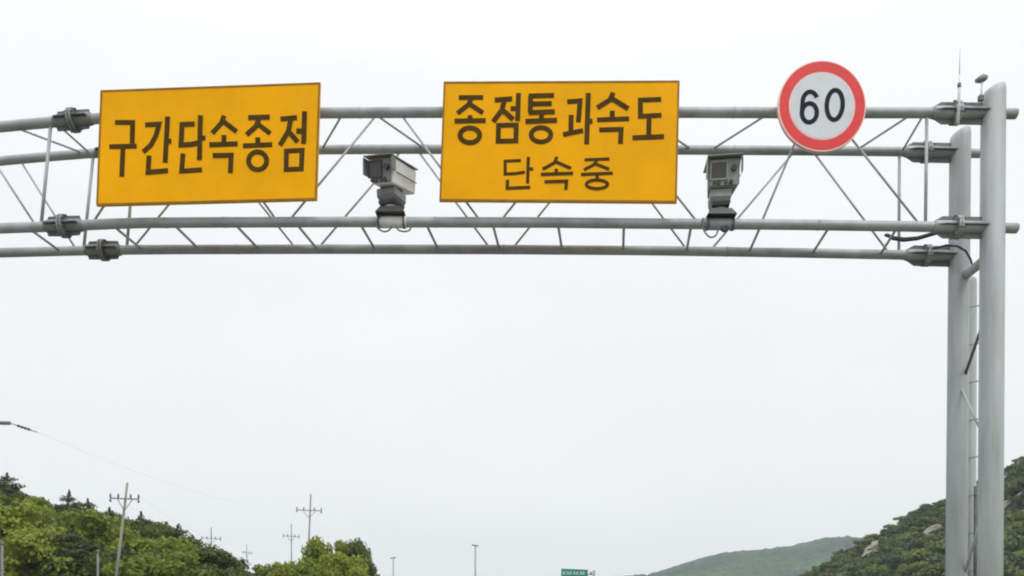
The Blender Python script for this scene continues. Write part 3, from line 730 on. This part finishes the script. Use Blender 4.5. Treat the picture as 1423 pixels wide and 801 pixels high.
for a in [
 ('p', 96, 686, 84, .75, 'dark pine with a spiky tip breaking the skyline left of the pale utility pole', None),
 ('p', 10, 661, 88, .95, 'dark pine topping the slope at the left picture edge', None),
 ('p', 122, 697, 90, .8, 'ragged dark pine whose side branch points right on the skyline', None),
 ('b', 132, 716, 66, 1.0, 'bright yellow-green broadleaf tree in front of dark pines left of the pale utility pole', None),
 ('p', 152, 709, 88, .9, 'dark pine directly behind the pale utility pole', None),
 ('p', 196, 716, 86, .9, 'dark pine with layered boughs just right of the pale utility pole', None),
 ('p', 248, 734, 82, .95, 'dark pine ending the high part of the left wood', None),
 ('m', 285, 762, 72, 1.05, 'dark green rounded tree low on the slope below the small utility pole', None),
 ('b', 203, 748, 62, 1.1, 'yellow-green broadleaf tree at the foot of the pale utility pole', None),
 ('b', 30, 690, 74, 1.1, 'yellow-green broadleaf tree high on the slope at the left', None),
 ('b', 218, 768, 57, 1.2, 'bright low broadleaf tree at the bottom edge right of the pale utility pole', None),
 ('b', 371, 784, 68, .8, 'small bright bushy tree left of the two utility poles', None, 0),
 ('b', 452, 751, 70, .68, 'rounded bright green tree beside the tallest utility pole', None, 0),
 ('m', 492, 754, 74, .5, 'pointed darker tree at the right end of the left wood', None, 0),
 ('b', 412, 780, 62, .75, 'low bright tree in front of the tallest utility pole', None, 0),
 ('b', 478, 772, 62, .75, 'bright low tree in front of the pointed dark tree', None, 0),
 ('m', 510, 780, 70, .6, 'last small green tree sloping down to the road', None, 0),
 ('m', 338, 792, 66, 1.2, 'low dark bush between the slope and the small bright tree', None, 0),
 ('b', 436, 787, 56, .9, 'low yellow-green bush at the bottom edge under the tallest pole', None, 0),
 ('m', 392, 792, 66, 1.2, 'low green bush at the bottom edge under the slim pole', None, 0),
]: tree_px(*a)
GB = ('b', 'yellow-green broadleaf tree crowded into the left hillside wood', 'broadleaf trees on the left slope')
GM = ('m', 'mid-green broadleaf tree crowded into the left hillside wood', 'mid-green trees on the left slope')
GP = ('p', 'dark pine crowded among the broadleaf trees of the left hillside', 'pines on the left slope')
for x in range(-262, 330, 16):                            # skyline row
    xx = x+rnd.uniform(-6, 6); y = lerp_pts(SKY, xx)+rnd.uniform(1, 9)
    k, l, gname = GP if rnd.random() < .55 else GM
    tree_px(k, xx, y, rnd.uniform(82, 96), rnd.uniform(.7, .95), l, gname)
for j, Dd in enumerate((86, 79, 72, 65, 59)):
    for x in range(-290, 345, 30 if j < 3 else 38):
        xx = x+rnd.uniform(-13, 13); D_ = Dd+rnd.uniform(-3, 3)
        X = px(xx, 0, D_).x; gz = left_h(X, D_)
        h = rnd.uniform(4.6, 7.0)
        ytop = HY-(gz+h-EYE)*F/D_
        ytop = max(ytop, lerp_pts(SKY, xx)+6+9*j*.8+rnd.uniform(0, 8))
        if EYE+(HY-ytop)/F*D_-gz < 2.0 or ytop > 812: continue
        u = rnd.random(); k, l, gname = GB if u < .2 else GM if u < .46 else GP
        tree_px(k, xx, ytop, D_, rnd.uniform(.9, 1.2), l, gname)

# right hillside
def hit(x, y, fn, y0, y1, n=900):
    for k in range(n):
        Y = y0+(y1-y0)*k/n; p = px(x, y, Y)
        if fn(p.x, Y) >= p.z: return p
    return None
FARB = [broadleaf(50+k, L_FAR, 15, 130, 0.17, 0.5, zlo=0.12) for k in range(4)]
FARD_ = [broadleaf(60+k, L_FARD, 15, 130, 0.17, 0.46, zlo=0.12) for k in range(3)]
rocks = [(1212, 770, 10, 2.6), (1228, 757, 5, 1.8), (1293, 745, 9, 1.6), (1308, 738, 5, 1.4), (1403, 708, 13, 2.2), (1418, 699, 6, 2.0), (1398, 668, 4, 1.2), (1270, 768, 4, 1.3)]
names_r = ['tall pale rock outcrop left of the gantry posts on the hillside', 'upper pale rock above the tall outcrop', 'long pale rock ledge just left of the gantry posts', 'small rock touching the rear post on the hillside',
           'broad pale rock ledge right of the front post', 'pale rock at the right picture edge', 'small rock near the ridge right of the front post', 'small low rock below the ledge on the right hillside']
rock_at = []
for (x, y, w, hh), lab in zip(rocks, names_r):
    p = hit(x, y, right_h, 120, 320)
    if p is None: continue
    rock_at.append((p, w))
    bm = bmesh.new(); bmesh.ops.create_icosphere(bm, subdivisions=4, radius=1)
    for v in bm.verts:
        n_ = noise.fractal(v.co*1.6+Vector((x, y, 0)), 1, 2, 4)
        v.co = v.co*(1+.45*n_)
        v.co = Vector((v.co.x*w*.34, v.co.y*2.4, v.co.z*hh*.8+v.co.x*w*.19))
    for f_ in bm.faces: f_.smooth = False
    me = bpy.data.meshes.new('rock'); bm.to_mesh(me); bm.free()
    o = link('rock', me, None, M_ROCK); o.location = p+Vector((0, -2.0, 1.6))
    tag(o, lab, 'rock', 'rock outcrops on the right hillside')
cnt = 0; tries = 0; placed = []
while cnt < 285 and tries < 9000:
    tries += 1
    x = rnd.uniform(1105, 1450); Y = rnd.uniform(165, 268)
    X = (x-CX)/F*Y; z = right_h(X, Y)
    yb = HY-(z-EYE)*F/Y
    if yb > 826 or z < 1: continue
    h = rnd.uniform(4.6, 8.4)*(0.6 if Y > 244 else 1)
    if any((X-a)**2+(Y-b_)**2 < (8.5 if Y < 240 else 4.0) for a, b_ in placed): continue
    bad = False
    for p, w in rock_at:
        if abs(X-p.x*Y/p.y) < w*.3+1.0 and -24 < Y-p.y < 1.0: bad = True
    if bad: continue
    placed.append((X, Y)); cnt += 1
    if rnd.random() < .5 + (.2 if Y > 238 else 0):
        place_tree('hillside_tree', rnd.choice(FARD_), (X, Y, z-.2), h, rnd.uniform(1.0, 1.3), 'dark green tree in the wood on the right rocky hillside', 'dark trees on the right hillside', rnd.random()*6.28)
    else:
        place_tree('hillside_tree', rnd.choice(FARB), (X, Y, z-.2), h, rnd.uniform(1.0, 1.35), 'lighter green tree in the wood on the right rocky hillside', 'light green trees on the right hillside', rnd.random()*6.28)

# undergrowth between the trees (stuff)
def undergrowth(name, n, sampler, size, m, seed):
    r = np.random.default_rng(seed); P = []
    while len(P) < n:
        X, Y, z = sampler(r)
        if z is None: continue
        P.append((X, Y, z))
    V = leaf_quads(P, size, r, 0.5, 0.7); o = link(name, leaf_mesh(name, V, m)); o['kind'] = 'stuff'
    tag(o, None, 'undergrowth'); return o
def s_left(r):
    Y = 45+65*r.random(); X = -112+84*r.random(); h = left_h(X, Y)
    return (X, Y, h+.9*r.random()) if h > 0.3 else (0, 0, None)
def s_right(r):
    Y = 160+105*r.random(); x = 1090+380*r.random(); X = (x-CX)/F*Y; h = right_h(X, Y)
    return (X, Y, h+1.1*r.random()**1.5) if h > 1 else (0, 0, None)
tag(undergrowth('undergrowth', 21000, s_left, .22, L_MID, 3), 'low green undergrowth covering the left slope beneath the trees')
tag(undergrowth('undergrowth', 26000, s_right, .42, L_FAR, 4), 'low green scrub covering the right hillside beneath the trees')

# ------------------------------------------------------------------ haze: one closed box of even air round the whole scene
mh = bpy.data.materials.new('haze_air'); mh.use_nodes = True; t = mh.node_tree; t.nodes.clear()
mo = N(t, 'ShaderNodeOutputMaterial'); pv = N(t, 'ShaderNodeVolumePrincipled')
pv.inputs['Color'].default_value = (0.80, 0.91, 0.97, 1); pv.inputs['Density'].default_value = 0.00026
t.links.new(pv.outputs[0], mo.inputs['Volume'])
hz = MB().box((400, 1110, 109), (3040, 2420, 220)).build('haze', mh)
hz['kind'] = 'stuff'
